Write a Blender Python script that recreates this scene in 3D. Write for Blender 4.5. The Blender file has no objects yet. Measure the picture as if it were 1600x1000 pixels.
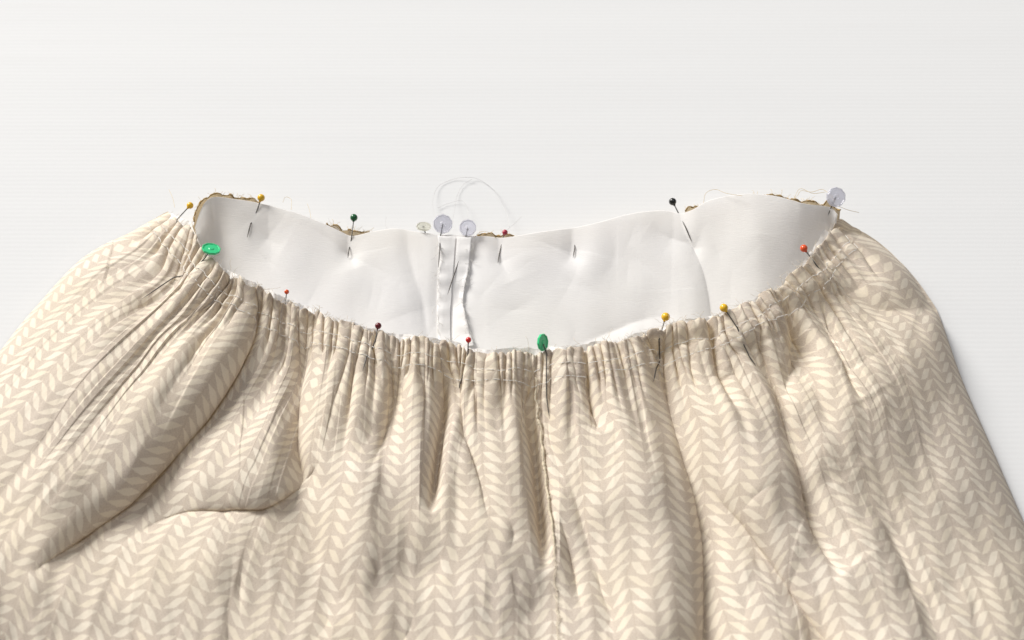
import bpy, math
import numpy as np

# ------------------------------------------------------------------ camera, light, exposure
S = bpy.context.scene
PITCH, DIST, FOCAL = math.radians(56), 0.66, 45.0
cam_d = bpy.data.cameras.new('camera'); cam = bpy.data.objects.new('camera', cam_d)
S.collection.objects.link(cam); S.camera = cam
cam_d.lens = FOCAL; cam_d.sensor_width = 36; cam_d.clip_start = 0.01; cam_d.clip_end = 50
cam.location = (0, -DIST*math.cos(PITCH), DIST*math.sin(PITCH))
cam.rotation_euler = (math.pi/2 - PITCH, 0, 0)
cam_d.dof.use_dof = True; cam_d.dof.focus_distance = 0.645; cam_d.dof.aperture_fstop = 9.0

W = bpy.data.worlds.new('World'); S.world = W; W.use_nodes = True
bg = W.node_tree.nodes['Background']
bg.inputs[0].default_value = (0.97, 0.97, 1.0, 1); bg.inputs[1].default_value = 0.20

def area(name, loc, target, size, energy, col, size_y=None):
    l = bpy.data.lights.new(name, 'AREA'); o = bpy.data.objects.new(name, l)
    S.collection.objects.link(o); l.energy = energy; l.color = col
    l.shape = 'RECTANGLE'; l.size = size; l.size_y = size_y or size
    o.location = loc
    d = np.array(target, float) - np.array(loc, float)
    from mathutils import Vector
    o.rotation_euler = Vector(d).to_track_quat('-Z', 'Y').to_euler()
    return o
area('window_light', (-5.1, 4.9, 4.5), (0.0, 0.0, 0.0), 3.6, 1110.0, (1.0, 0.97, 0.92))
area('ceiling_light', (0.3, 0.2, 2.6), (0, 0, 0), 1.4, 10.0, (0.97, 0.98, 1.0))

vs = S.view_settings
vs.view_transform = 'Standard'; vs.look = 'None'; vs.gamma = 1; vs.exposure = 0.07
vs.use_curve_mapping = False
S.render.engine = 'CYCLES'

# ------------------------------------------------------------------ plan grid: 1600x1000 survey grid of the table, turned into metres
FPX = FOCAL/36*1600
CAMP = np.array(cam.location)
FW = np.array([0, math.cos(PITCH), -math.sin(PITCH)]); UP = np.array([0, math.sin(PITCH), math.cos(PITCH)])
RT = np.array([1.0, 0, 0])
PX = DIST/FPX                                   # metres per grid unit on the table, about a third of a millimetre
def at(x, y, z=0.0):
    x = np.asarray(x, float); y = np.asarray(y, float); z = np.asarray(z, float)
    r = FW + ((x-800)/FPX)[..., None]*RT - ((y-500)/FPX)[..., None]*UP
    k = (z - CAMP[2])/r[..., 2]
    return CAMP + r*k[..., None]
def grid_of(P):
    d = P - CAMP; w = d@FW
    return 800 + FPX*(d@RT)/w, 500 - FPX*(d@UP)/w

rng = np.random.default_rng(7)

def catmull(P, n):
    """smooth open curve through points P, n samples evenly spaced along it"""
    P = np.asarray(P, float)
    Q = np.vstack([2*P[0]-P[1], P, 2*P[-1]-P[-2]])
    out = []
    for i in range(len(P)-1):
        p0, p1, p2, p3 = Q[i:i+4]
        t = np.linspace(0, 1, 24, endpoint=False)[:, None]
        out.append(0.5*((2*p1)+(-p0+p2)*t+(2*p0-5*p1+4*p2-p3)*t*t+(-p0+3*p1-3*p2+p3)*t**3))
    C = np.vstack(out+[P[-1:]])
    L = np.concatenate([[0], np.cumsum(np.linalg.norm(np.diff(C, axis=0), axis=1))])
    s = np.linspace(0, L[-1], n)
    return np.stack([np.interp(s, L, C[:, k]) for k in range(C.shape[1])], 1)

def pchip(x, y, xi):
    """monotone cubic through (x, y[k, ...])"""
    x = np.asarray(x, float); y = np.asarray(y, float)
    sh = (-1,)+(1,)*(y.ndim-1)
    h = np.diff(x).reshape(sh); m = np.diff(y, axis=0)/h
    d = np.zeros_like(y); d[0] = m[0]; d[-1] = m[-1]
    a, b = m[:-1], m[1:]; w1 = 2*h[1:]+h[:-1]; w2 = h[1:]+2*h[:-1]
    ok = a*b > 0
    with np.errstate(all='ignore'):
        hm = (w1+w2)/(w1/a + w2/b)
    d[1:-1] = np.where(ok, hm, 0)
    i = np.clip(np.searchsorted(x, xi)-1, 0, len(x)-2)
    hh = (x[i+1]-x[i]).reshape(sh); t = ((xi-x[i])/(x[i+1]-x[i])).reshape(sh)
    return ((1+2*t)*(1-t)**2*y[i] + t*(1-t)**2*hh*d[i] + t*t*(3-2*t)*y[i+1] + t*t*(t-1)*hh*d[i+1])

def smooth_noise(X, Y, scale, seed, octaves=3):
    r = np.random.default_rng(seed); out = 0; a = 1.0
    for o in range(octaves):
        k = 2*math.pi/(scale/2**o); f = 0
        for j in range(7):
            th = r.uniform(0, 2*math.pi); kk = k*r.uniform(0.6, 1.4)
            f = f + np.sin(kk*(X*math.cos(th)+Y*math.sin(th)) + r.uniform(0, 6.28))
        out = out + a*f/3.0; a *= 0.5
    return out
def sstep(a, b, x):
    t = np.clip((x-a)/(b-a), 0, 1); return t*t*(3-2*t)

# ------------------------------------------------------------------ materials
def new_mat(name):
    m = bpy.data.materials.new(name); m.use_nodes = True
    return m, m.node_tree, m.node_tree.nodes['Principled BSDF']
class NB:
    def __init__(s, nt): s.nt = nt
    def n(s, t, **kw):
        o = s.nt.nodes.new(t)
        for k, v in kw.items(): setattr(o, k, v)
        return o
    def put(s, sock, v):
        if isinstance(v, (int, float)): sock.default_value = v
        elif isinstance(v, tuple): sock.default_value = v
        else: s.nt.links.new(v, sock)
    def m(s, op, a, b=0.0, c=None):
        o = s.n('ShaderNodeMath', operation=op)
        s.put(o.inputs[0], a); s.put(o.inputs[1], b)
        if c is not None: s.put(o.inputs[2], c)
        return o.outputs[0]
    def mix(s, f, a, b):
        o = s.n('ShaderNodeMix', data_type='RGBA')
        s.put(o.inputs['Factor'], f); s.put(o.inputs[6], a); s.put(o.inputs[7], b)
        return o.outputs[2]
    def mapr(s, v, a, b, c, d, smooth=False):
        o = s.n('ShaderNodeMapRange')
        if smooth: o.interpolation_type = 'SMOOTHSTEP'
        s.put(o.inputs[0], v)
        for i, q in enumerate((a, b, c, d)): o.inputs[i+1].default_value = q
        return o.outputs[0]
    def noise(s, vec, scale, detail=2.0, rough=0.5):
        o = s.n('ShaderNodeTexNoise'); s.put(o.inputs['Vector'], vec)
        o.inputs['Scale'].default_value = scale; o.inputs['Detail'].default_value = detail
        o.inputs['Roughness'].default_value = rough
        return o.outputs['Fac']

def fabric_material():
    m, nt, b = new_mat('leaf_print_cotton'); k = NB(nt)
    uv = k.n('ShaderNodeUVMap').outputs[0]
    # slight print irregularity
    sep = k.n('ShaderNodeSeparateXYZ'); nt.links.new(uv, sep.inputs[0])
    w1 = k.noise(uv, 0.9, 2); w2 = k.noise(uv, 1.3, 2)
    u = k.m('ADD', sep.outputs[0], k.m('MULTIPLY', k.m('SUBTRACT', w1, 0.5), 0.06))
    v = k.m('ADD', sep.outputs[1], k.m('MULTIPLY', k.m('SUBTRACT', w2, 0.5), 0.14))
    col = k.m('FLOOR', u)
    par = k.m('FLOORED_MODULO', col, 2.0)
    sgn = k.m('SUBTRACT', k.m('MULTIPLY', par, 2.0), 1.0)
    cu = k.m('SUBTRACT', k.m('SUBTRACT', u, col), 0.5)           # -.5 .. .5 in the column
    cs = k.m('MULTIPLY', cu, sgn)                                # + is away from the stem
    # per column phase
    ph = k.n('ShaderNodeTexWhiteNoise', noise_dimensions='1D'); nt.links.new(col, ph.inputs['W'])
    vv = k.m('ADD', v, k.m('MULTIPLY', ph.outputs[0], 0.16))
    vs_ = k.m('ADD', vv, k.m('MULTIPLY', cs, 1.28))
    row = k.m('FLOOR', vs_)
    rr = k.m('SUBTRACT', k.m('SUBTRACT', vs_, row), 0.5)
    # leaf id jitter
    cx = k.n('ShaderNodeCombineXYZ'); nt.links.new(col, cx.inputs[0]); nt.links.new(row, cx.inputs[1])
    wn = k.n('ShaderNodeTexWhiteNoise', noise_dimensions='2D'); nt.links.new(cx.outputs[0], wn.inputs['Vector'])
    j = wn.outputs[0]
    q = k.m('DIVIDE', k.m('ADD', cs, k.m('MULTIPLY', k.m('SUBTRACT', j, 0.5), 0.06)), 0.49)
    lens = k.m('SUBTRACT', 1.0, k.m('POWER', k.m('ABSOLUTE', q), 1.35))
    lens = k.m('MULTIPLY', lens, k.m('ADD', 0.35, k.m('MULTIPLY', j, 0.06)))
    rough = k.noise(uv, 9.0, 3, 0.7)
    edge = k.m('ADD', k.m('SUBTRACT', lens, k.m('ABSOLUTE', rr)), k.m('MULTIPLY', k.m('SUBTRACT', rough, 0.5), 0.22))
    leaf = k.mapr(edge, -0.045, 0.06, 0, 1, True)
    # soft stem line where the leaf pairs meet
    stem = k.mapr(k.m('ADD', cs, 0.5), 0.015, 0.05, 1, 0, True)
    fine = k.noise(uv, 14.0, 3, 0.7)
    weave_u = k.n('ShaderNodeTexWave', wave_type='BANDS', bands_direction='X'); nt.links.new(uv, weave_u.inputs[0])
    weave_u.inputs['Scale'].default_value = 9; weave_u.inputs['Distortion'].default_value = 2.0
    weave_v = k.n('ShaderNodeTexWave', wave_type='BANDS', bands_direction='Y'); nt.links.new(uv, weave_v.inputs[0])
    weave_v.inputs['Scale'].default_value = 6; weave_v.inputs['Distortion'].default_value = 2.0
    wv = k.m('MULTIPLY', k.m('ADD', weave_u.outputs['Fac'], weave_v.outputs['Fac']), 0.5)
    leaf = k.m('MULTIPLY', leaf, k.mapr(fine, 0.25, 0.55, 0.72, 1.0))
    ground = k.mix(k.mapr(fine, 0.32, 0.68, 0, 1), (0.51, 0.436, 0.370, 1), (0.74, 0.66, 0.578, 1))
    ground = k.mix(k.m('MULTIPLY', stem, 0.22), ground, (0.44, 0.36, 0.29, 1))
    leafc = k.mix(j, (0.855, 0.768, 0.628, 1), (0.885, 0.815, 0.70, 1))
    c = k.mix(k.m('MULTIPLY', leaf, 0.88), ground, leafc)
    big = k.noise(uv, 0.12, 3)
    c2 = k.mix(k.mapr(big, 0.35, 0.7, 0.0, 0.16), c, (0.80, 0.68, 0.46, 1))
    nt.links.new(c2, b.inputs['Base Color'])
    b.inputs['Roughness'].default_value = 0.85
    b.inputs['Specular IOR Level'].default_value = 0.18
    b.inputs['Sheen Weight'].default_value = 0.12
    h = k.m('ADD', k.m('MULTIPLY', wv, 0.35), k.m('MULTIPLY', fine, 0.6))
    bp = k.n('ShaderNodeBump'); bp.inputs['Strength'].default_value = 0.30; bp.inputs['Distance'].default_value = 0.0004
    nt.links.new(h, bp.inputs['Height'])
    tc = k.n('ShaderNodeTexCoord')
    bp2 = k.n('ShaderNodeBump'); bp2.inputs['Strength'].default_value = 0.35; bp2.inputs['Distance'].default_value = 0.002
    nt.links.new(k.noise(tc.outputs['Object'], 70, 4, 0.6), bp2.inputs['Height'])
    nt.links.new(bp.outputs[0], bp2.inputs['Normal'])
    nt.links.new(bp2.outputs[0], b.inputs['Normal'])
    tr = k.n('ShaderNodeBsdfTranslucent'); tr.inputs[0].default_value = (0.86, 0.66, 0.36, 1)
    mx = k.n('ShaderNodeMixShader'); mx.inputs[0].default_value = 0.17
    out = nt.nodes['Material Output']
    nt.links.new(b.outputs[0], mx.inputs[1]); nt.links.new(tr.outputs[0], mx.inputs[2])
    nt.links.new(mx.outputs[0], out.inputs['Surface'])
    return m

def lining_material():
    m, nt, b = new_mat('white_lining_cotton'); k = NB(nt)
    tc = k.n('ShaderNodeTexCoord').outputs['Object']
    mp = k.n('ShaderNodeMapping'); nt.links.new(tc, mp.inputs[0]); mp.inputs['Scale'].default_value = (1, 6, 1)
    f = k.noise(mp.outputs[0], 300, 3, 0.6)
    big = k.noise(tc, 14, 2)
    c = k.mix(k.mapr(big, 0.35, 0.65, 0, 1), (0.92, 0.908, 0.91, 1), (0.935, 0.92, 0.90, 1))
    nt.links.new(c, b.inputs['Base Color'])
    b.inputs['Roughness'].default_value = 0.95; b.inputs['Specular IOR Level'].default_value = 0.05; b.inputs['Sheen Weight'].default_value = 0.2
    bp = k.n('ShaderNodeBump'); bp.inputs['Strength'].default_value = 0.25; bp.inputs['Distance'].default_value = 0.0006
    nt.links.new(f, bp.inputs['Height'])
    bp2 = k.n('ShaderNodeBump'); bp2.inputs['Strength'].default_value = 0.05; bp2.inputs['Distance'].default_value = 0.003
    nt.links.new(k.noise(tc, 45, 3, 0.55), bp2.inputs['Height']); nt.links.new(bp.outputs[0], bp2.inputs['Normal'])
    nt.links.new(bp2.outputs[0], b.inputs['Normal'])
    tr = k.n('ShaderNodeBsdfTranslucent'); nt.links.new(c, tr.inputs[0])
    mx = k.n('ShaderNodeMixShader'); mx.inputs[0].default_value = 0.28
    out = nt.nodes['Material Output']
    nt.links.new(b.outputs[0], mx.inputs[1]); nt.links.new(tr.outputs[0], mx.inputs[2])
    nt.links.new(mx.outputs[0], out.inputs['Surface'])
    return m

def table_material():
    m, nt, b = new_mat('white_ribbed_laminate'); k = NB(nt)
    tc = k.n('ShaderNodeTexCoord').outputs['Object']
    mp = k.n('ShaderNodeMapping'); nt.links.new(tc, mp.inputs[0]); mp.inputs['Scale'].default_value = (0.06, 1, 1)
    g1 = k.noise(mp.outputs[0], 130, 4, 0.6)
    g2 = k.noise(mp.outputs[0], 35, 3, 0.6)
    wv = k.n('ShaderNodeTexWave', wave_type='BANDS', bands_direction='Y'); nt.links.new(tc, wv.inputs[0])
    wv.inputs['Scale'].default_value = 0.314/0.0029*1.0
    wv.inputs['Distortion'].default_value = 0.6; wv.inputs['Detail'].default_value = 1; wv.inputs['Detail Scale'].default_value = 0.4
    c = k.mix(k.mapr(g2, 0.3, 0.7, 0, 1), (0.698, 0.703, 0.712, 1), (0.713, 0.718, 0.726, 1))
    c = k.mix(k.mapr(g1, 0.55, 0.75, 0, 0.35), c, (0.675, 0.677, 0.68, 1))
    nt.links.new(c, b.inputs['Base Color'])
    b.inputs['Roughness'].default_value = 0.7; b.inputs['Specular IOR Level'].default_value = 0.08
    h = k.m('ADD', k.m('MULTIPLY', wv.outputs['Fac'], 0.5), k.m('MULTIPLY', g1, 0.8))
    bp = k.n('ShaderNodeBump'); bp.inputs['Strength'].default_value = 0.13; bp.inputs['Distance'].default_value = 0.0003
    nt.links.new(h, bp.inputs['Height']); nt.links.new(bp.outputs[0], b.inputs['Normal'])
    return m

def plain(name, col, rough=0.5, metal=0.0, noise_amt=0.06, spec=0.5, trans=0.0, coat=0.0):
    m, nt, b = new_mat(name); k = NB(nt)
    tc = k.n('ShaderNodeTexCoord').outputs['Object']
    f = k.noise(tc, 900, 2)
    d = tuple(max(0, c*(1-noise_amt)) for c in col)+(1,)
    nt.links.new(k.mix(f, d, tuple(col)+(1,)), b.inputs['Base Color'])
    b.inputs['Roughness'].default_value = rough; b.inputs['Metallic'].default_value = metal
    b.inputs['Specular IOR Level'].default_value = spec
    b.inputs['Transmission Weight'].default_value = trans
    b.inputs['Coat Weight'].default_value = coat
    return m

FAB = fabric_material(); LIN = lining_material(); TAB = table_material()
STEEL = plain('pin_steel', (0.10, 0.092, 0.085), 0.38, 0.55)
THREAD = plain('white_thread', (0.82, 0.80, 0.76), 0.8, 0, 0.1, 0.2)
CREAM = plain('cream_thread', (0.74, 0.62, 0.42), 0.85, 0, 0.15, 0.15)
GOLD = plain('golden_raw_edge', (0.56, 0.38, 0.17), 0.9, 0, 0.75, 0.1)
FRAY = plain('pale_fray', (0.74, 0.66, 0.54), 0.85, 0, 0.15, 0.15)

# ------------------------------------------------------------------ mesh helpers
COL = S.collection
def link(name, me, parent=None, mat=None):
    o = bpy.data.objects.new(name, me); COL.objects.link(o)
    if parent is not None: o.parent = parent
    if mat is not None: me.materials.append(mat)
    return o
def grid_mesh(name, P, mat, parent=None, uv=None):
    """P[nv, nu, 3] -> quad grid"""
    nv, nu = P.shape[:2]
    idx = np.arange(nv*nu).reshape(nv, nu)
    q = np.stack([idx[:-1, :-1], idx[1:, :-1], idx[1:, 1:], idx[:-1, 1:]], -1).reshape(-1, 4)
    me = bpy.data.meshes.new(name)
    me.vertices.add(nv*nu); me.vertices.foreach_set('co', P.reshape(-1).astype(np.float32))
    me.loops.add(q.size); me.loops.foreach_set('vertex_index', q.reshape(-1).astype(np.int32))
    me.polygons.add(len(q)); me.polygons.foreach_set('loop_start', (np.arange(len(q))*4).astype(np.int32))
    me.update(calc_edges=True)
    me.polygons.foreach_set('use_smooth', np.ones(len(q), dtype=bool))
    if uv is not None:
        l = me.uv_layers.new(name='UVMap')
        l.data.foreach_set('uv', uv.reshape(-1, 2)[q.reshape(-1)].reshape(-1).astype(np.float32))
    return link(name, me, parent, mat)
class MB:
    def __init__(s): s.v = []; s.f = []
    def tube(s, pts, r, sides=6, taper=None):
        pts = np.asarray(pts, float); n = len(pts); b = len(s.v)
        T = np.gradient(pts, axis=0); T /= np.linalg.norm(T, axis=1, keepdims=True)+1e-12
        ref = np.array([0.13, 0.21, 0.97])
        for i in range(n):
            a = np.cross(T[i], ref); a /= np.linalg.norm(a)+1e-12; c = np.cross(T[i], a)
            rr = r*(taper[i] if taper is not None else 1)
            for k in range(sides):
                th = 2*math.pi*k/sides
                s.v.append(pts[i] + rr*(math.cos(th)*a + math.sin(th)*c))
        for i in range(n-1):
            for k in range(sides):
                s.f.append((b+i*sides+k, b+i*sides+(k+1) % sides, b+(i+1)*sides+(k+1) % sides, b+(i+1)*sides+k))
        s.f.append(tuple(b+k for k in range(sides))[::-1]); s.f.append(tuple(b+(n-1)*sides+k for k in range(sides)))
    def lathe(s, prof, centre, axis, sides=24):
        """prof [(r, h)] turned about axis through centre"""
        axis = np.asarray(axis, float)/np.linalg.norm(axis); b = len(s.v)
        ref = np.array([1.0, 0, 0]) if abs(axis[0]) < 0.8 else np.array([0, 1.0, 0])
        a = np.cross(axis, ref); a /= np.linalg.norm(a); c = np.cross(axis, a)
        for r, h in prof:
            for k in range(sides):
                th = 2*math.pi*k/sides
                s.v.append(np.asarray(centre)+axis*h+max(r, 1e-6)*(math.cos(th)*a+math.sin(th)*c))
        for i in range(len(prof)-1):
            for k in range(sides):
                s.f.append((b+i*sides+k, b+i*sides+(k+1) % sides, b+(i+1)*sides+(k+1) % sides, b+(i+1)*sides+k))
        s.f.append(tuple(b+k for k in range(sides))[::-1]); s.f.append(tuple(b+(len(prof)-1)*sides+k for k in range(sides)))
    def build(s, name, mat, parent=None, smooth=True):
        me = bpy.data.meshes.new(name); me.from_pydata([tuple(p) for p in s.v], [], s.f); me.update()
        if smooth: me.polygons.foreach_set('use_smooth', np.ones(len(me.polygons), dtype=bool))
        return link(name, me, parent, mat)
def tag(o, label=None, cat=None, group=None, kind=None):
    for k, v in (('label', label), ('category', cat), ('group', group), ('kind', kind)):
        if v: o[k] = v
    return o
def empty(name, loc=(0, 0, 0)):
    o = bpy.data.objects.new(name, None); COL.objects.link(o); o.location = loc; o.empty_display_size = 0.01
    return o

# ------------------------------------------------------------------ table
def build_table():
    x0, x1, y0, y1, th = -0.9, 0.9, -0.55, 0.85, 0.03
    nx, ny = 10, 8
    X, Y = np.meshgrid(np.linspace(x0, x1, nx), np.linspace(y0, y1, ny))
    top = np.stack([X, Y, 0*X], -1)
    # rounded front/back edge and underside make it a slab
    ring = []
    prof = [(0, -0.0), (0.003, -0.001), (0.004, -0.004), (0.004, -th)]
    rows = [np.stack([X[0], Y[0]-a, 0*X[0]+b], -1) for a, b in prof[::-1]]
    rows2 = [np.stack([X[-1], Y[-1]+a, 0*X[0]+b], -1) for a, b in prof]
    P = np.concatenate([np.stack(rows[:-1]), top, np.stack(rows2[1:])], 0)
    P = np.concatenate([P, P[:1]], 0)
    o = grid_mesh('tabletop', P[:, ::-1].copy(), TAB)
    tag(o, kind='structure')
build_table()

# ------------------------------------------------------------------ skirt front: grain lines from the waist edge down, in grid units
KEY = [  # waist            ...                      hem side        fabric width to the previous line
 [(262,328),(205,358),(130,402),(60,475),(0,548),(-160,770),(-330,1060)],
 [(283,343),(240,385),(175,440),(110,505),(50,570),(-90,770),(-230,1060)],
 [(325,394),(280,440),(225,500),(165,575),(95,670),(-20,840),(-80,1060)],
 [(365,427),(335,475),(290,530),(232,610),(165,715),(70,860),(20,1060)],
 [(410,450),(390,505),(350,575),(290,660),(215,770),(160,890),(135,1060)],
 [(450,468),(440,530),(412,600),(370,690),(315,790),(275,900),(255,1060)],
 [(500,488),(492,550),(476,630),(455,715),(430,810),(408,930),(395,1060)],
 [(560,507),(555,570),(545,650),(535,735),(525,820),(515,930),(508,1060)],
 [(620,523),(617,580),(612,660),(608,745),(605,840),(602,940),(600,1060)],
 [(690,530),(690,590),(688,670),(688,755),(690,840),(690,940),(690,1060)],
 [(760,549),(762,600),(765,680),(768,765),(770,850),(773,950),(775,1060)],
 [(850,545),(850,600),(852,680),(857,765),(862,850),(866,950),(868,1060)],
 [(950,534),(962,595),(975,680),(988,765),(1000,850),(1010,950),(1015,1060)],
 [(1030,510),(1046,580),(1065,660),(1083,745),(1100,840),(1115,945),(1125,1060)],
 [(1130,489),(1160,555),(1190,630),(1222,725),(1250,830),(1278,940),(1300,1060)],
 [(1200,455),(1240,515),(1280,590),(1318,680),(1350,780),(1393,915),(1430,1060)],
 [(1255,410),(1302,462),(1350,530),(1393,625),(1430,740),(1482,895),(1530,1060)],
 [(1288,370),(1342,415),(1400,480),(1447,580),(1490,700),(1555,870),(1620,1060)],
 [(1314,335),(1396,386),(1457,467),(1502,590),(1560,720),(1632,890),(1700,1060)],
]
DU = [0,75,105,100,95,105,115,100,80,85,82,95,130,100,150,120,115,95,90]
UK = np.cumsum(DU).astype(float)
NU = 1900
LREF = 520.0
lines = np.stack([catmull(k, 400) for k in KEY])                        # [19, 400, 2]
Us = np.linspace(0, UK[-1], NU)
G = pchip(UK, lines, Us)                                                # [NU, 400, 2]
seg = np.linalg.norm(np.diff(G, axis=1), axis=2)
LEN = np.concatenate([np.zeros((NU, 1)), np.cumsum(seg, 1)], 1)
rho = np.concatenate([np.linspace(0, 110, 110, endpoint=False), np.linspace(110, 300, 120, endpoint=False),
                      np.linspace(300, LREF, 110, endpoint=False), np.linspace(LREF, LREF+150, 14, endpoint=False), np.linspace(LREF+150, LREF+640, 26)])
NV = len(rho)
GX = np.zeros((NV, NU)); GY = np.zeros((NV, NU)); R = np.zeros((NV, NU))
for i in range(NU):
    Lt = LEN[i, -1]
    r = rho + (Lt-LREF)*sstep(90, LREF, rho)
    rc = np.minimum(r, Lt-0.01)
    GX[:, i] = np.interp(rc, LEN[i], G[i, :, 0]); GY[:, i] = np.interp(rc, LEN[i], G[i, :, 1])
    ex = np.maximum(r-Lt, 0)
    d = G[i, -1]-G[i, -12]; d = d/np.linalg.norm(d)
    GX[:, i] += ex*d[0]; GY[:, i] += ex*d[1]
    R[:, i] = r
# slightly uneven raw edge
edge_j = np.interp(np.arange(NU), np.arange(0, NU+12, 12), rng.normal(0, 1.0, len(np.arange(0, NU+12, 12))))
GY += (edge_j*1.6)[None]*np.exp(-R/18)
WA = np.concatenate([[0], np.cumsum(np.hypot(np.diff(GX[0]), np.diff(GY[0])))])      # arc length along the waist
STR = np.gradient(GX, axis=1)**2 + np.gradient(GY, axis=1)**2
STR = np.sqrt(STR); STR = STR/np.maximum(STR[:1], 0.25)

# height of the lying garment, metres
dl = np.hypot(GX-GX[:, :1], GY-GY[:, :1]); dr = np.hypot(GX-GX[:, -1:], GY-GY[:, -1:])
def dome(d, w): return np.sqrt(np.clip(1-(1-np.clip(d/w, 0, 1))**2, 0, 1))
prof = dome(dl, 110+60*sstep(60, 350, R))*dome(dr, 95+270*sstep(80, 380, R))
lift = np.exp(-R/70.0)
prof = np.maximum(prof, 0.58*lift*(0.25+0.75*sstep(0, 32, dl)))
sN = Us/UK[-1]
H = 0.032 + 0.008*np.exp(-((sN-0.10)/0.10)**2) + 0.011*np.exp(-((sN-0.84)/0.16)**2)
H = H[None]*(1-0.12*sstep(150, 520, R))
Z0 = H*prof + 0.0006
UU = np.broadcast_to(Us[None], R.shape)
Z0 += (0.0016*smooth_noise(UU, R*0.25, 150, 3, 2)+0.0012*smooth_noise(GX, GY, 260, 4, 2))*sstep(30, 160, R)*np.minimum(prof, 1)
Z0 = np.maximum(Z0, 0.0008)

OX = np.zeros_like(GX); OY = np.zeros_like(GX); OZ = np.zeros_like(GX)   # offsets in grid units (right, towards hem, up)

def groove_profile(d, wl, wr, soft):
    w = np.where(d < 0, wl, wr)
    a = (np.sqrt(d*d+soft*soft)-soft)/w
    return np.exp(-a)

# --- gathers: many irregular tucks fixed by the two rows of gathering stitches
STITCH = (24.0, 41.0)
ks = []; p = 6.0
while p < WA[-1]-4:
    ks.append(p); p += rng.choice([4, 6.5, 10, 15, 24], p=[.26, .30, .24, .14, .06])*rng.uniform(0.8, 1.2)
ks = np.array(ks)
hold = 1.0
for kk in ks:
    depth = rng.uniform(7, 16)*(1+0.5*np.exp(-kk/90)+0.7*np.exp(-(WA[-1]-kk)/130)); w0 = rng.uniform(1.3, 2.5)
    Ld = rng.choice([25, 50, 90, 140], p=[.3, .34, .24, .12])*rng.uniform(0.7, 1.3)
    leanv = rng.choice([-1, 1])*rng.uniform(0.0, 1.0)
    wob = rng.normal(0, 3.0); slope = rng.normal(0, 0.05)
    c0 = np.searchsorted(WA, kk-60); c1 = np.searchsorted(WA, kk+60)
    c0 = max(c0, 0); c1 = min(c1, NU)
    rr = R[:, c0:c1]; nr = int((rho < 330).sum()); rr = rr[:nr]
    path = wob*np.sin(rr/23.0+kk)*0.35*np.exp(-rr/60) + slope*rr
    d = (WA[None, c0:c1]-kk)*STR[:nr, c0:c1] - path
    sp = STR[:nr, c0:c1]; grow = np.maximum(1+np.maximum(rr-38, 0)/34.0, 0.62*sp)*sp**0.25
    wl = w0*rng.uniform(0.8, 1.5)*grow; wr = w0*rng.uniform(0.8, 1.5)*grow
    soft = 0.5+0.05*np.maximum(rr-30, 0)
    fade = np.where(rr < 45, 1.0, np.exp(-((rr-45)/Ld)))*(1-sstep(190, 320, rr))
    top = 0.72+0.28*sstep(0, 14, rr)
    E = groove_profile(d, wl, wr, soft)
    A = depth*fade*top*np.clip(sp, 0.8, 3.0)**0.45
    OZ[:nr, c0:c1] -= A*E
    side = np.where(d*leanv > 0, 1.0, 0.0)
    wv = np.where(d < 0, wl, wr); q = np.abs(d)/wv
    OX[:nr, c0:c1] -= np.sign(leanv)*side*abs(leanv)*0.62*A*q*np.exp(1-q)
# --- long soft pleats that run on from the gathers down the body of the skirt
lp = np.random.default_rng(33)
for kk in np.sort(lp.uniform(10, WA[-1]-10, 22)):
    depth = lp.uniform(5, 13); Ld = lp.uniform(110, 300); w0 = lp.uniform(2.5, 4.5); lean = lp.choice([-1, 1])*lp.uniform(0.1, 0.9)
    c0 = max(int(np.searchsorted(WA, kk-75)), 0); c1 = min(int(np.searchsorted(WA, kk+75)), NU)
    rr = R[:, c0:c1]; sp = STR[:, c0:c1]
    slope = lp.normal(0, 0.035); ph = lp.uniform(0, 6.28)
    d = (WA[None, c0:c1]-kk)*sp - slope*rr - 2.5*np.sin(rr/60+ph)*sstep(40, 120, rr)
    g = 1+rr/45.0
    wl = w0*lp.uniform(0.6, 1.7)*g; wr = w0*lp.uniform(0.6, 1.7)*g
    soft = 0.6+0.018*rr
    env = sstep(8, 70, rr)*np.exp(-np.maximum(rr-60, 0)/Ld)*(1-sstep(330, 560, rr))
    A = depth*env
    edge = np.clip((75-np.abs(WA[None, c0:c1]-kk))/20, 0, 1)
    E = groove_profile(d, wl, wr, soft)*edge
    OZ[:, c0:c1] -= A*E
    q = np.abs(d)/np.where(d < 0, wl, wr)
    OX[:, c0:c1] -= np.sign(lean)*np.where(d*lean > 0, 1.0, 0.0)*abs(lean)*0.7*A*q*np.exp(1-q)*edge
for st in STITCH:      # pinch under each row of stitching
    OZ -= 0.7*np.exp(-((R-st)/3.2)**2)
OZ += 0.2*np.exp(-((R-33)/5.0)**2)
# ruffle above the first row flares up and wanders
fl = np.exp(-np.maximum(R, 0)/10.0)
rf = smooth_noise(WA[None]*np.ones_like(R), R*0.4, 34, 11, 2)
OY += 3.0*rf*fl; OZ += 3.0*smooth_noise(WA[None]*np.ones_like(R), R*0.4, 27, 12, 2)*fl

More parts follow.
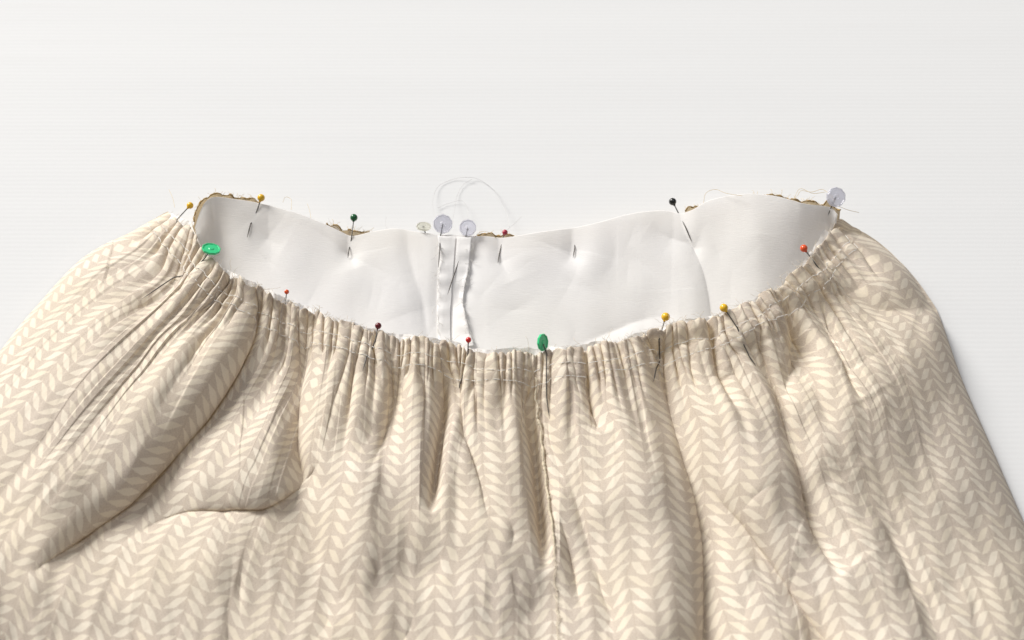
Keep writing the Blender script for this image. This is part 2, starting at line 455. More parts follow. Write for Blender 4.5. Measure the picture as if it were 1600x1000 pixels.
# --- the big folds: path in grid units, depth, width on the left / right hand side of the path, softness, overhang (+ left bank hangs over, - right bank)
FOLDS = [
 ([(396,470),(386,505),(362,542),(325,590),(265,658),(170,762),(62,880)],          [0.4,0.8,1,1,0.9,0.55,0.15], 40, 50, 13, 5, -15),
 ([(481,500),(474,545),(470,600),(466,670),(462,725),(458,752)],                    [0.3,0.9,1,0.9,0.6,0.0],       40, 7, 20, 11, 9, 0.1),
 ([(474,734),(444,758),(404,777),(350,778),(300,783),(255,798),(215,825),(178,854)], [0.7,0.85,0.9,0.95,0.85,0.65,0.35,0.0], 20, 46, 22, 1.5, -7),
 ([(624,535),(612,600),(598,660),(572,735)],                                        [0.2,1,0.9,0.1],             14, 16, 12, 3, 0),
 ([(697,552),(691,600),(683,660),(676,720),(671,800)],                              [0.5,1,1,0.85,0.05],         27, 4, 4, 12, 0, 0.0),
 ([(716,575),(717,620),(723,665),(745,730),(762,800)],                              [0.5,1,0.8,0.5,0.15],        16, 24, 8, 2, -5),
 ([(832,575),(836,640),(842,720),(848,800),(853,872)],                              [0.3,0.9,1,1,0.1],           34, 5, 5, 9, 0, 0.0),
 ([(856,560),(857,610),(862,660),(885,760)],                                        [0.6,0.8,0.5,0.1],           14, 14, 8, 2, 0),
 ([(919,575),(928,622),(948,668)],                                                  [0.5,1,0.1],                 12, 16, 7, 2, -3),
 ([(1022,540),(1034,600),(1050,672),(1066,755),(1079,860),(1088,1060)],             [0.5,1,1,0.9,0.7,0.5],       54, 40, 8, 10, -18, 0.15),
 ([(1086,695),(1128,752),(1180,812),(1235,888),(1290,975),(1335,1060)],             [0.0,0.5,0.9,1,0.9,0.8],     26, 22, 55, 8, 4),
 ([(1180,540),(1205,590),(1223,660),(1241,716),(1257,786),(1288,845),(1325,890)],   [0.3,0.8,1,1,0.9,0.6,0.0],   38, 40, 9, 5, -13),
 ([(1236,478),(1246,530),(1243,590)],                                               [0.6,1,0.2],                 18, 16, 9, 2, 0),
 ([(1284,455),(1310,515),(1330,568),(1354,616)],                                    [0.5,0.8,0.9,0.1],           24, 34, 12, 3, -6),
 ([(1306,390),(1345,424),(1384,455),(1440,474)],                                    [0.6,1,0.9,0.4],             26, 24, 60, 6, 3),
 ([(305,392),(268,414),(227,440),(184,456),(145,456),(118,432)],                    [0.5,0.9,1,0.9,0.5,0.0],     15, 42, 18, 9, -2, 0.2),
 ([(275,378),(215,412),(160,428)],                                                  [0.6,1,0.2],                 9, 22, 14, 5, 0),
 ([(345,430),(290,468),(235,510),(195,570),(120,690)],                              [0.6,0.9,0.9,0.7,0.2],       14, 34, 22, 5, 0),
 ([(468,775),(488,848),(532,930),(566,990),(600,1060)],                             [0.2,0.8,1,0.8,0.5],         18, 22, 60, 14, 0, 0.1),
 ([(864,880),(851,928),(815,955),(780,955)], [0.5,1,0.8,0.0], 5, 34, 34, 14, 0, 0.1),
 ([(545,930),(600,905),(655,893),(725,872)], [0.2,1,0.8,0.0], 3.6, 34, 30, 14, 0, 0.1),
 ([(872,790),(893,860),(907,935)],                                                  [0.2,1,0.2],                 14, 10, 9, 2, 3),
 ([(868,660),(908,785),(950,930),(968,1020)],                                       [0.3,1,0.8,0.3],             13, 30, 18, 6, 0),
 ([(1345,640),(1400,760),(1480,900)],                                               [0.2,0.8,0.3],               12, 40, 40, 10, 0),
 ([(1330,735),(1385,800),(1450,930),(1490,1040)],                                   [0.3,1,0.8,0.5],             18, 45, 30, 8, 0),
 ([(1120,520),(1128,560),(1148,610)],                                               [0.5,1,0.2],                 14, 8, 14, 2, 3),
 ([(590,590),(580,650),(545,720)],                                                  [0.3,0.8,0.1],               7, 14, 14, 5, 0),
 ([(780,600),(778,650),(790,720)],                                                  [0.4,0.8,0.1],               9, 16, 16, 5, 0),
 ([(990,570),(1004,650),(1020,740)],                                                [0.4,0.8,0.1],               8, 16, 16, 5, 0),
 ([(120,560),(60,680),(-30,800)],                                                   [0.3,0.8,0.4],               12, 34, 34, 10, 0),
]
def apply_fold(path, env, depth, wl, wr, soft, hang, pull=0.4, gain=1.0):
    depth = depth*gain; hang = hang*gain
    NS = 160 if depth > 6 or depth < 0 else 40
    C = catmull(path, NS)
    T = np.gradient(C, axis=0); T /= np.linalg.norm(T, axis=1, keepdims=True)
    for _ in range(3):
        T[1:-1] = (T[:-2]+2*T[1:-1]+T[2:])/4
    T /= np.linalg.norm(T, axis=1, keepdims=True)
    ev = np.interp(np.linspace(0, 1, NS), np.linspace(0, 1, len(env)), env)
    pad = 4.0*max(wl, wr)
    m = (GX > C[:, 0].min()-pad) & (GX < C[:, 0].max()+pad) & (GY > C[:, 1].min()-pad) & (GY < C[:, 1].max()+pad)
    idx = np.nonzero(m.ravel())[0]
    x = GX.ravel()[idx]; y = GY.ravel()[idx]
    best = np.full(len(idx), 1e18); bi = np.zeros(len(idx), int)
    for j in range(NS):
        dd = (x-C[j, 0])**2+(y-C[j, 1])**2
        u = dd < best; best[u] = dd[u]; bi[u] = j
    step = np.linalg.norm(C[1]-C[0])
    al = ((x-C[bi, 0])*T[bi, 0]+(y-C[bi, 1])*T[bi, 1])/step
    over = np.where((bi == 0) | (bi == NS-1), np.maximum(np.abs(al)-1, 0)*step, 0)
    tp = np.clip(bi+np.clip(al, -0.5, 0.5), 0, NS-1)
    ar = np.arange(NS)
    cx, cy = np.interp(tp, ar, C[:, 0]), np.interp(tp, ar, C[:, 1])
    tx, ty = np.interp(tp, ar, T[:, 0]), np.interp(tp, ar, T[:, 1])
    nx, ny = ty, -tx                                 # left hand side as one walks along the path
    d = (x-cx)*nx+(y-cy)*ny
    e = np.interp(tp, ar, ev)*np.exp(-(over/(0.8*min(wl, wr)+6))**2)
    w = np.where(d > 0, wl, wr); q = np.abs(d)/w
    wide = np.minimum(2.6*w, 62.0)
    E1 = np.exp(-(np.sqrt(d*d+soft*soft)-soft)/w)
    E = 0.66*E1+0.34*np.exp(-(d/wide)**2)
    A = depth*e
    OZ.ravel()[idx] -= A*E
    OZ.ravel()[idx] += 0.07*A*np.exp(-((q-1.9)/0.8)**2)*(w < 30)      # rounded lip on a steep bank
    amt = -pull*d*E1*e
    OX.ravel()[idx] += amt*nx; OY.ravel()[idx] += amt*ny
    if hang:
        sd = d > 0 if hang > 0 else d < 0
        amt = abs(hang)*e*q*np.exp(1-q)*sd
        sg = -1.0 if hang > 0 else 1.0
        OX.ravel()[idx] += sg*amt*nx; OY.ravel()[idx] += sg*amt*ny
for f in FOLDS: apply_fold(*f, gain=1.75)

# small sharp creases the cloth keeps from handling
cr = np.random.default_rng(19)
for _ in range(48):
    i = int(cr.integers(40, NU-40)); j = int(np.searchsorted(rho, cr.uniform(45, 480)**1.0))
    j2 = min(NV-16, j+int(cr.integers(14, 60))); i2 = int(np.clip(i+cr.normal(0, 34), 5, NU-5)); im = int(np.clip((i+i2)/2+cr.normal(0, 9), 5, NU-5)); jm = (j+j2)//2
    if j2-j < 8: continue
    apply_fold([(GX[j, i], GY[j, i]), (GX[jm, im], GY[jm, im]), (GX[j2, i2], GY[j2, i2])], [0.1, 1, 0.05],
               cr.uniform(1.5, 5.0), cr.uniform(4, 15), cr.uniform(4, 15), 0.7, cr.choice([-1, 1])*cr.uniform(0, 2), 0.2)
OZ -= 0.8*np.abs(smooth_noise(UU, R*0.22, 62, 44, 2))*sstep(45, 130, R)*np.minimum(prof, 1)
# soft creases all over
cre = smooth_noise(GX*1.0, GY*0.55, 95, 21, 3)
OZ += 1.3*cre*sstep(40, 120, R)*np.minimum(prof, 1)

BASE = at(GX, GY, Z0)
lim = 0.88*Z0/PX                                         # a fold never sinks below what lies under it
OZ = np.where(OZ < 0, -lim*np.tanh(-OZ/lim), OZ)
def offset(BASE, OX, OY, OZ, floor):
    P = BASE.copy()
    P[..., 0] += OX*PX; P[..., 1] -= OY*PX/math.sin(PITCH); P[..., 2] += OZ*PX
    z = P[..., 2]; k = 0.003
    P[..., 2] = floor + 0.5*((z-floor)+np.sqrt((z-floor)**2+k*k)) - 0.5*(np.sqrt(k*k))*np.exp(-np.abs(z-floor)/k)
    return P
FRONT = offset(BASE, OX, OY, OZ, 0.0012)
# print coordinates follow the cloth itself: true length along the weft and along the grain
def blur(A, k, ax):
    ker = np.hanning(2*k+3)[1:-1]; ker /= ker.sum()
    pad = [(0, 0)]*A.ndim; pad[ax] = (k, k)
    B = np.pad(A, pad, mode='edge'); out = 0
    for i, w in enumerate(ker):
        sl = [slice(None)]*A.ndim; sl[ax] = slice(i, i+A.shape[ax]); out = out+w*B[tuple(sl)]
    return out
tg = np.gradient(BASE, axis=0); tg /= np.linalg.norm(tg, axis=2, keepdims=True)+1e-12
sd = np.diff(FRONT, axis=1); tm = tg[:, 1:]
su = np.linalg.norm(sd-(sd*tm).sum(2, keepdims=True)*tm, axis=2)
SU = np.concatenate([np.zeros((NV, 1)), np.cumsum(su, 1)], 1); SU = SU/SU[:, -1:]*UK[-1]
SU = blur(SU, 8, 0)
mixu = 0.6*sstep(20, 120, R)
UT = Us[None]*(1-mixu)+SU*mixu
sm = blur(FRONT, 8, 1)
sv = np.linalg.norm(np.diff(sm, axis=0), axis=2)
VT = np.concatenate([np.zeros((1, NU)), np.cumsum(sv, 0)], 0)/PX*0.90
VT = blur(blur(VT, 30, 1), 30, 1)
j0 = int(np.searchsorted(rho, 290))                     # weft lies square to the grain across the body of the skirt
bu = np.diff(BASE[j0], axis=0); V0 = np.concatenate([[0], np.cumsum((bu*tg[j0, 1:]).sum(1))])/PX*0.90
V0 = V0-V0[NU*11//20]
VT = VT-(VT[j0]-V0-VT[j0, NU*11//20])[None]
UV = np.stack([UT/28.0+0.35, -VT/16.2], -1)
# raw edge thickness: turn the waist row under by a hair
lip = FRONT[:1].copy(); lip[..., 2] -= 0.0007; lip[..., 1] += 0.0002
lip2 = FRONT[:6].copy()[::-1][:1]; lip2 = lip2.copy(); lip2[..., 2] -= 0.0011
skirt = empty('skirt', tuple(at(800, 760, 0)))
skirt_inv = -np.array(skirt.location)
tag(skirt, 'beige leaf-print cotton skirt with gathered waist lying on the white table', 'skirt')
fr = grid_mesh('front_panel', np.concatenate([lip2, lip, FRONT], 0)+skirt_inv, FAB, skirt, np.concatenate([UV[:1], UV[:1], UV], 0))

FGX, FGY = grid_of(FRONT)
def surf(x, y, lift=0.0):
    """point of the skirt front seen at a grid position, raised by lift"""
    d2 = (FGX-x)**2+(FGY-y)**2
    near = d2 < 9.0
    if near.sum() < 3: i = np.unravel_index(np.argmin(d2), d2.shape)
    else:
        dist = np.where(near, ((FRONT-CAMP)@FW), 1e9); i = np.unravel_index(np.argmin(dist), dist.shape)
    p = FRONT[i].copy(); p[2] += lift
    return p

# ------------------------------------------------------------------ lining: inside of the back, seen through the open waist
LT = [(303,356),(312,330),(322,314),(338,307),(370,311),(408,318),(450,328),(500,345),(547,363),(585,360),(620,357),(660,362),(700,366),
      (740,367),(790,368),(830,362),(880,354),(930,347),(980,335),(1030,328),(1062,330),(1085,326),(1110,313),(1150,306),(1200,308),(1250,317),(1296,322),(1310,334)]
LB = [(300,402),(318,420),(340,440),(370,470),(410,500),(470,530),(540,560),(620,590),(700,606),(770,615),(850,612),(930,606),(1010,590),(1080,565),(1140,545),(1190,520),(1240,480),(1275,440),(1296,410),(1306,380)]
NLU, NLV = 640, 200
top = catmull(LT, NLU); bot = catmull(LB, NLU)
# match by x-ish parameter so grain runs straight down
bx = np.interp(np.linspace(0, 1, NLU), np.linspace(0, 1, NLU), top[:, 0])
def bot_at(x):
    o = np.argsort(bot[:, 0]); return np.interp(x, bot[o, 0], bot[o, 1])
xb = 800+(top[:, 0]-800)*0.985
bb = np.stack([xb, bot_at(xb)], 1)
tt = np.linspace(0, 1, NLV)
LGX = top[None, :, 0]*(1-tt[:, None])+bb[None, :, 0]*tt[:, None]
LGY = top[None, :, 1]*(1-tt[:, None])+bb[None, :, 1]*tt[:, None]
xn = top[:, 0]
zt = np.interp(xn, [300,330,420,550,700,900,1050,1150,1250,1312], [0.018,0.020,0.013,0.009,0.009,0.010,0.012,0.018,0.022,0.023])
LZ = zt[None]*(1-tt[:, None])**1.3 + 0.004
LOX = np.zeros_like(LGX); LOY = np.zeros_like(LGX); LOZ = np.zeros_like(LGX)
def lfold(path, env, depth, wl, wr, soft, hang=0, pull=0.3):
    depth = depth*0.58
    global GX, GY, OX, OY, OZ
    sv = GX, GY, OX, OY, OZ
    GX, GY, OX, OY, OZ = LGX, LGY, LOX, LOY, LOZ
    apply_fold(path, env, depth, wl, wr, soft, hang, pull)
    GX, GY, OX, OY, OZ = sv
for f in [
 ([(1062,322),(1070,355),(1084,382),(1102,430),(1112,490),(1116,560)], [0.6,1,0.9,0.8,0.7,0.6], 15, 30, 14, 3, -3),
 ([(1176,296),(1178,350),(1184,420),(1180,520)], [0.7,1,1,0.8], -14, 34, 44, 14, 0, 0.0),
 ([(1084,380),(1050,372),(1015,352)], [0.9,0.8,0.1], 10, 18, 10, 3),
 ([(395,348),(420,372),(445,385)], [0.4,1,0.1], 8, 22, 14, 5),
 ([(545,360),(545,395),(553,420)], [0.7,1,0.1], 10, 16, 12, 3),
 ([(545,392),(500,362),(470,345)], [0.9,0.6,0.1], 8, 12, 18, 4),
 ([(545,395),(590,420),(620,440)], [0.8,0.6,0.1], 7, 12, 18, 4),
 ([(635,352),(640,400),(660,470),(672,560)], [0.3,0.9,0.9,0.6], 12, 22, 12, 5),
 ([(686,360),(686,420),(684,480),(686,580)], [0.6,1,0.9,0.7], 8, 7, 7, 2),
 ([(742,380),(728,430),(712,480),(706,570)], [0.6,1,0.8,0.6], 9, 12, 10, 3),
 ([(780,368),(782,400),(800,440)], [0.6,1,0.1], 12, 18, 10, 4),
 ([(820,420),(900,440),(1000,470)], [0.2,0.7,0.2], 8, 40, 26, 8),
 ([(895,352),(893,390),(880,412)], [0.4,1,0.1], 10, 18, 10, 4),
 ([(895,392),(840,372),(800,372)], [0.9,0.5,0.1], 8, 14, 14, 4),
 ([(955,345),(960,400),(930,440)], [0.3,0.8,0.1], 7, 22, 22, 6),
 ([(910,535),(955,515),(1010,495),(1060,490)], [0.5,1,0.7,0.1], 12, 26, 10, 4),
 ([(330,318),(345,360),(352,420)], [0.4,0.9,0.6], 10, 14, 22, 5),
 ([(1245,330),(1250,380),(1220,440)], [0.4,0.7,0.4], 8, 26, 26, 8),
]: lfold(*f)
cr2 = np.random.default_rng(5)
for _ in range(40):
    x0 = cr2.uniform(340, 1280); y0 = cr2.uniform(340, 520); a = cr2.normal(1.4, 0.7); L = cr2.uniform(50, 150)
    lfold([(x0, y0), (x0+math.cos(a)*L*0.5+cr2.normal(0, 2), y0+math.sin(a)*L*0.5), (x0+math.cos(a)*L, y0+math.sin(a)*L)], [0.05, 1, 0.05],
          cr2.uniform(0.6, 1.8), cr2.uniform(4, 14), cr2.uniform(3, 8), 0.8, 0, 0.1)
LOZ += 1.6*smooth_noise(LGX, LGY*0.6, 170, 31, 2)
LINP = offset(at(LGX, LGY, LZ), LOX, LOY, LOZ, 0.0035)
lining = empty('lining', tuple(at(800, 450, 0))); linv = -np.array(lining.location)
tag(lining, 'white cotton lining seen inside the open skirt waist', 'lining')
rim = LINP[:1].copy(); rim[..., 2] -= 0.0006; rim[..., 1] += 0.0004
LUV = np.stack([LGX/30, LGY/30], -1)
grid_mesh('back_panel', np.concatenate([rim, LINP], 0)+linv, LIN, lining, np.concatenate([LUV[:1], LUV], 0))
LFX, LFY = grid_of(LINP)
def lsurf(x, y, lift=0.0):
    d2 = (LFX-x)**2+(LFY-y)**2
    p = LINP[np.unravel_index(np.argmin(d2), d2.shape)].copy(); p[2] += lift
    return p

# front strip of the lining, behind the gathered edge: peeks out in a few places
def front_strip():
    cols = np.arange(24, NU-54, 3)
    e = np.interp(WA[cols], [0, 14, 40, 75, 110, 160, 250, 330, 420, 520, 560, 610, 700, 800, 900, 980, 1060, 1120, 1180, 1230, WA[-1]],
                  [-3, 0, 7, -3, -4, 1, 2, -1, 1, 1, 2, 3, 2, -1, 1, 1, -2, 0, 5, 7, 6])
    e = e + 1.2*smooth_noise(WA[cols], 0*WA[cols], 40, 5, 3)
    zl = FRONT[:45, :, 2].min(0); zlow = np.min(np.stack([np.roll(zl, k) for k in range(-14, 15)]), 0); zlow = np.convolve(np.pad(zlow, 20, mode='edge'), np.ones(41)/41, 'valid')
    rows = []
    dirx = (GX[6, cols]-GX[0, cols]); diry = (GY[6, cols]-GY[0, cols]); L = np.hypot(dirx, diry); dirx /= L; diry /= L
    for j, q in enumerate(np.linspace(-1, 1, 14)):
        off = -e if j == 0 else -e + (j/13.0)*46
        gx = GX[0, cols]+dirx*off; gy = GY[0, cols]+diry*off
        z = zlow[cols]-0.0012-0.007*(j/13.0) + 0.0006*smooth_noise(WA[cols], 0*WA[cols]+j*4, 30, 9, 2)
        rows.append(at(gx, gy, z))
    P = np.stack(rows)
    grid_mesh('front_strip', P+linv, LIN, lining, np.stack([P[..., 0]*100, P[..., 1]*100], -1))
front_strip()

# pressed-open seam allowances down the middle of the lining
def flap(name, left, right, lift):
    n = 60
    a = catmull(left, n); b = catmull(right, n)
    rows = []
    for j, q in enumerate(np.linspace(0, 1, 10)):
        c = a*(1-q)+b*q
        pts = np.stack([lsurf(x, y) for x, y in c])
        k = np.ones(7)/7
        pts = np.stack([np.convolve(np.pad(pts[:, i], 3, mode='edge'), k, 'valid') for i in range(3)], 1)
        pts[:, 2] += 0.0007+lift*q**1.5 + 0.0005*q*np.sin(np.arange(n)*0.33)+0.0004*q*np.sin(np.arange(n)*0.8+1)
        rows.append(pts)
    lo = [r - np.array([0, 0, 0.0005]) for r in rows[::-1]]
    P = np.stack(rows+lo, 1)
    grid_mesh(name, P+linv, LIN, lining, np.stack([P[..., 0]*100, P[..., 1]*100], -1))
    return rows[-1]
ed1 = flap('seam_allowance', [(712,368),(708,420),(704,480),(704,545)], [(684,370),(687,420),(683,480),(686,545)], 0.0014)
ed2 = flap('seam_allowance', [(714,368),(711,420),(708,480),(707,545)], [(738,372),(733,420),(724,480),(742,545)], 0.0013)
mb = MB()
for ed in (ed1, ed2):
    for i in range(4, 58, 2):
        p = ed[i]; th = rng.uniform(-2.6, -0.6); L = rng.uniform(0.002, 0.007)
        pts = [p]
        for k in range(5):
            th += rng.normal(0, 0.5); p = p+np.array([math.cos(th)*L/5, math.sin(th)*L/5, rng.normal(0, 0.0003)]); pts.append(p)
        mb.tube(np.array(pts)+linv, 0.00010, 4)
o = mb.build('frayed_threads', THREAD, lining); o['kind'] = 'stuff'

# ------------------------------------------------------------------ skirt back: only its gathered edge shows behind the lining
def back_panel():
    n = 900
    c = catmull(LT, n); arc = np.linspace(0, 1, n)
    x = c[:, 0]
    e = np.interp(x, [300,306,318,330,342,366,398,412,500,520,546,576,592,740,752,778,796,812,1065,1075,1088,1096,1160,1176,1200,1240,1290,1312],
                  [4,4,5,5,4,3,3,-7,-7,1,4,1,-7,-7,2,3,2,-7,-7,2,5,-5,-5,3,4,3,3,4])
    jit = 1.5*smooth_noise(np.arange(n)*1.0, 0*x, 21, 4, 3)
    e = e+np.where(e > -3, jit, 0)
    z0 = np.interp(x, xn[np.argsort(xn)], (zt+0.004)[np.argsort(xn)])
    off = catmull(LT, n); T = np.gradient(off, axis=0); T /= np.linalg.norm(T, axis=1, keepdims=True)
    up = np.stack([T[:, 1], -T[:, 0]], 1)
    rows = []
    for j in range(18):
        q = j/17.0
        g = c + up*(e*(1-q))[:, None]
        gx = g[:, 0]; gy = g[:, 1]+q*(10+30*q)
        pl = smooth_noise(np.arange(n)*1.0, 0*x+q*6, 17, 14, 2)*0.0010
        z = np.maximum(z0-0.0042-(z0-0.0032)*q + pl*(1-0.3*q), 0.0008)
        P = at(gx, gy, z); P[:, 1] += pl*0.8*(1-q)
        rows.append(P)
    P = np.stack(rows)
    gapn = smooth_noise(np.arange(n)*1.0, 0*x, 30, 77, 2)
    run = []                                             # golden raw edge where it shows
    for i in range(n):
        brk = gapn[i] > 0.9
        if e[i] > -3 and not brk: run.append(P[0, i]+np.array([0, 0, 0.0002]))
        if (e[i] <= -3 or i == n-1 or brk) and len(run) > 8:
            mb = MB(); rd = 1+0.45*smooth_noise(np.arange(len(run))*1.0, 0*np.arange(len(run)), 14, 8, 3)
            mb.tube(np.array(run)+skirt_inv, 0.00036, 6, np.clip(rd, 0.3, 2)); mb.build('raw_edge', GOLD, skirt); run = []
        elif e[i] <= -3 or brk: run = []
    mb = MB()
    vis = np.nonzero(e > -3)[0]
    for i in rng.choice(vis, 130):
        p = P[0, i].copy(); th = math.pi/2+rng.normal(0, 1.0); L = rng.uniform(0.001, 0.004); pts = [p]
        for k in range(5):
            th += rng.normal(0, 0.6); p = p+np.array([math.cos(th), math.sin(th), rng.normal(0.1, 0.3)])*L/5; pts.append(p)
        mb.tube(np.array(pts)+skirt_inv, 0.0001, 4)
    ob = mb.build('raw_edge_fray', CREAM, skirt); ob['kind'] = 'stuff'
    grid_mesh('back_panel', P+skirt_inv, FAB, skirt, np.stack(np.broadcast_arrays(arc[None]*46, -np.arange(18)[:, None]*0.35), -1))
back_panel()

# ------------------------------------------------------------------ gathering stitches, centre seam, frayed edges
def row_at(rv):
    j = np.searchsorted(rho, rv)
    return FRONT[j]
def stitches():
    mb = MB()
    for st in STITCH:
        P = row_at(st).copy()
        # the thread bridges from crest to crest
        z = P[:, 2]; w = 14
        zm = np.max(np.stack([np.roll(z, k) for k in range(-w, w+1)]), 0)
        ker = np.ones(11)/11
        for i in range(2): P[:, i] = np.convolve(np.pad(P[:, i], 5, mode='edge'), ker, 'valid')
        P[:, 2] = np.convolve(np.pad(zm*0.85+z*0.15, 5, mode='edge'), ker, 'valid')+0.00025
        P[:, 1] += 0.0008*smooth_noise(WA, 0*WA, 90, int(st), 2)
        i = 12
        while i < NU-30:
            L = int(rng.integers(7, 20))
            mb.tube(P[i:i+L:2]+skirt_inv, 0.00016, 5)
            i += L+int(rng.integers(1, 6))
    o = mb.build('gathering_stitches', THREAD, skirt); o['kind'] = 'stuff'
stitches()

def fray_edges():
    mb = MB()
    for _ in range(420):
        i = int(rng.integers(8, NU-8)); p = FRONT[0, i].copy()
        L = rng.uniform(0.0012, 0.0045)*(2.2 if rng.random() < 0.1 else 1)
        th = math.pi/2+rng.normal(0, 0.9); pts = [p]
        for k in range(5):
            th += rng.normal(0, 0.45); p = p+np.array([math.cos(th), math.sin(th)*0.8, rng.normal(0.1, 0.3)])*L/5; pts.append(p)
        mb.tube(np.array(pts)+skirt_inv, 0.00008, 4)
    o = mb.build('frayed_threads', FRAY, skirt); o['kind'] = 'stuff'
fray_edges()

def centre_seam():
    # raw overlocked edge of the centre seam standing up beside the gap
    path = catmull([(834,588),(838,625),(842,668),(846,712),(851,756),(857,800),(864,838),(868,880),(869,930),(870,1000),(871,1050)], 260)
    path[:, 0] += 1.2*np.sin(np.arange(260)*0.31)+0.8*np.sin(np.arange(260)*0.77)
    pts = np.stack([surf(x+4, y) for x, y in path])
    ker = np.ones(9)/9
    pts = np.stack([np.convolve(np.pad(pts[:, k], 4, mode='edge'), ker, 'valid') for k in range(3)], 1)
    pts[:, 2] += 0.0006; pts[:, 0] -= 0.0012
    rad = 1+0.2*np.sin(np.arange(260)*0.5)+rng.normal(0, 0.22, 260)
    rad *= np.interp(np.arange(260), [0, 20, 130, 160, 260], [0.6, 1.2, 1.4, 0.3, 0.3])
    mb = MB(); mb.tube(pts+skirt_inv, 0.00045, 7, rad)
    o = mb.build('centre_seam_edge', CREAMF, skirt)
    mb = MB()
    for i in range(6, 254, 2):
        p = pts[i]; th = rng.uniform(0, 6.28); q = [p]
        L = rng.uniform(0.0015, 0.0032)
        for k in range(4):
            th += rng.normal(0, 0.6); p = p+np.array([math.cos(th), math.sin(th), rng.normal(0.1, 0.4)])*L/4; q.append(p)
        mb.tube(np.array(q)+skirt_inv, 0.00009, 4)
    o = mb.build('seam_fray', FRAY, skirt); o['kind'] = 'stuff'
CREAMF = plain('raw_cotton_edge', (0.72, 0.63, 0.48), 0.9, 0, 0.3, 0.15)
centre_seam()

# ------------------------------------------------------------------ loose threads
def loose(parent, inv, pts, mat, r=0.00013, lift=0.0):
    P = catmull(np.array([list(at(x, y, z)) for x, y, z in pts]), 90)
    mb = MB(); mb.tube(P+inv, r, 5); return mb.build('loose_thread', mat, parent)
PALE = plain('pale_grey_thread', (0.66, 0.65, 0.65), 0.8, 0, 0.1, 0.2)
loose(lining, linv, [(684,352,.011),(676,318,.004),(684,292,.0012),(708,280,.0008),(730,277,.0020),(750,281,.0008),(772,297,.0010),(781,311,.003),(790,328,.004),(796,355,.009)], PALE, 0.0001)
loose(lining, linv, [(706,352,.011),(711,322,.004),(714,306,.0012),(724,288,.0010),(738,280,.0014)], PALE, 0.00009)
loose(lining, linv, [(684,325,.001),(700,318,.001),(722,314,.002),(732,330,.004),(730,350,.010)], PALE, 0.00009)
loose(lining, linv, [(789,362,.010),(803,350,.010),(815,338,.010)], PALE, 0.0001)
for a in ([(442,316,.012),(446,308,.013),(455,312,.014),(455,328,.016)], [(480,318,.012),(484,330,.013),(486,342,.014)],
          [(513,340,.010),(516,350,.011),(524,355,.011),(530,360,.011)], [(604,338,.008),(602,350,.009),(606,358,.010)],
          [(264,296,.020),(270,310,.022),(273,324,.024)]):
    loose(lining, linv, a, CREAM if a[0][0] < 500 else PALE, 0.0001)
for a in ([(1099,318,.018),(1103,302,.020),(1118,296,.022),(1135,302,.024),(1160,306,.026)],
          [(1246,306,.030),(1252,298,.031),(1268,300,.032),(1285,296,.033),(1298,306,.034),(1306,318,.034)],
          [(1240,312,.030),(1250,295,.031),(1270,302,.032),(1290,300,.033)],
          [(1310,322,.034),(1325,328,.03),(1342,332,.026)], [(740,372,.012),(752,362,.013),(766,364,.013),(775,372,.012)]):
    loose(skirt, skirt_inv, a, CREAM, 0.00012)

# ------------------------------------------------------------------ pins
def ball_mat(n, c): return plain(n, c, 0.22, 0, 0.03, 0.5, 0, 0.3)
YEL = ball_mat('yellow_pin_plastic', (0.80, 0.47, 0.02)); GRN = ball_mat('dark_green_pin_plastic', (0.008, 0.11, 0.035))
BLK = ball_mat('black_pin_plastic', (0.008, 0.009, 0.008)); RED = ball_mat('red_pin_plastic', (0.60, 0.02, 0.02))
MAR = ball_mat('maroon_pin_plastic', (0.13, 0.006, 0.012)); PNK = ball_mat('rose_pin_plastic', (0.40, 0.03, 0.06))
ORG = ball_mat('orange_pin_plastic', (0.72, 0.09, 0.02)); WHT = ball_mat('white_pin_plastic', (0.8, 0.8, 0.8))
MINT = plain('mint_flat_pin_plastic', (0.045, 0.58, 0.24), 0.3, 0, 0.1, 0.5)
LIL = plain('lilac_flat_pin_plastic', (0.88, 0.88, 0.96), 0.3, 0, 0.05, 0.5, 0.72)
CRM = plain('cream_flat_pin_plastic', (0.90, 0.89, 0.80), 0.4, 0, 0.05, 0.3, 0.9)

def make_pin(label, mat, H, shaft, head='ball', rad=0.0018, axis=None, tilt=None):
    """H head centre, shaft list of points from the head to the tip"""
    root = empty('sewing_pin', tuple(H)); inv = -np.array(H)
    tag(root, label, 'pin', 'pins around the waist')
    mb = MB()
    pts = np.vstack([[H], shaft])
    fine = [pts[0]]
    for a, b in zip(pts[:-1], pts[1:]):
        for q in np.linspace(0, 1, 7)[1:]: fine.append(a*(1-q)+b*q)
    tp = np.ones(len(fine)); tp[-3:] = [0.85, 0.5, 0.15]
    mb.tube(np.array(fine)+inv, 0.00030, 8, tp)
    mb.build('shaft', STEEL, root)
    mb = MB()
    if head == 'ball':
        prof = [(rad*math.sin(t), -rad*math.cos(t)) for t in np.linspace(0.02, math.pi-0.02, 16)]
        ax = shaft[0]-H; ax = ax/np.linalg.norm(ax)
        prof = prof[:-2]+[(rad*0.33, rad*0.98), (rad*0.28, rad*1.25), (rad*0.2, rad*1.27)]
        mb.lathe(prof, (0, 0, 0), ax, 24); mb.build('head', mat, root)
    else:
        t = 0.0006
        ax = np.asarray(axis, float); ax /= np.linalg.norm(ax)
        b = len(mb.v)
        mb.lathe([(rad*0.2, -t*0.5), (rad*0.85, -t*0.6), (rad*0.9, -t), (rad*0.97, -t), (rad, -t*0.5), (rad, t*0.6), (rad*0.97, t), (rad*0.88, t), (rad*0.82, t*0.45), (rad*0.3, t*0.5), (rad*0.24, t*0.9), (rad*0.1, t*0.95)], (0, 0, 0), ax, 10 if head == 'octagon' else 20)
        mb.build('head', mat, root, smooth=False)
    return root
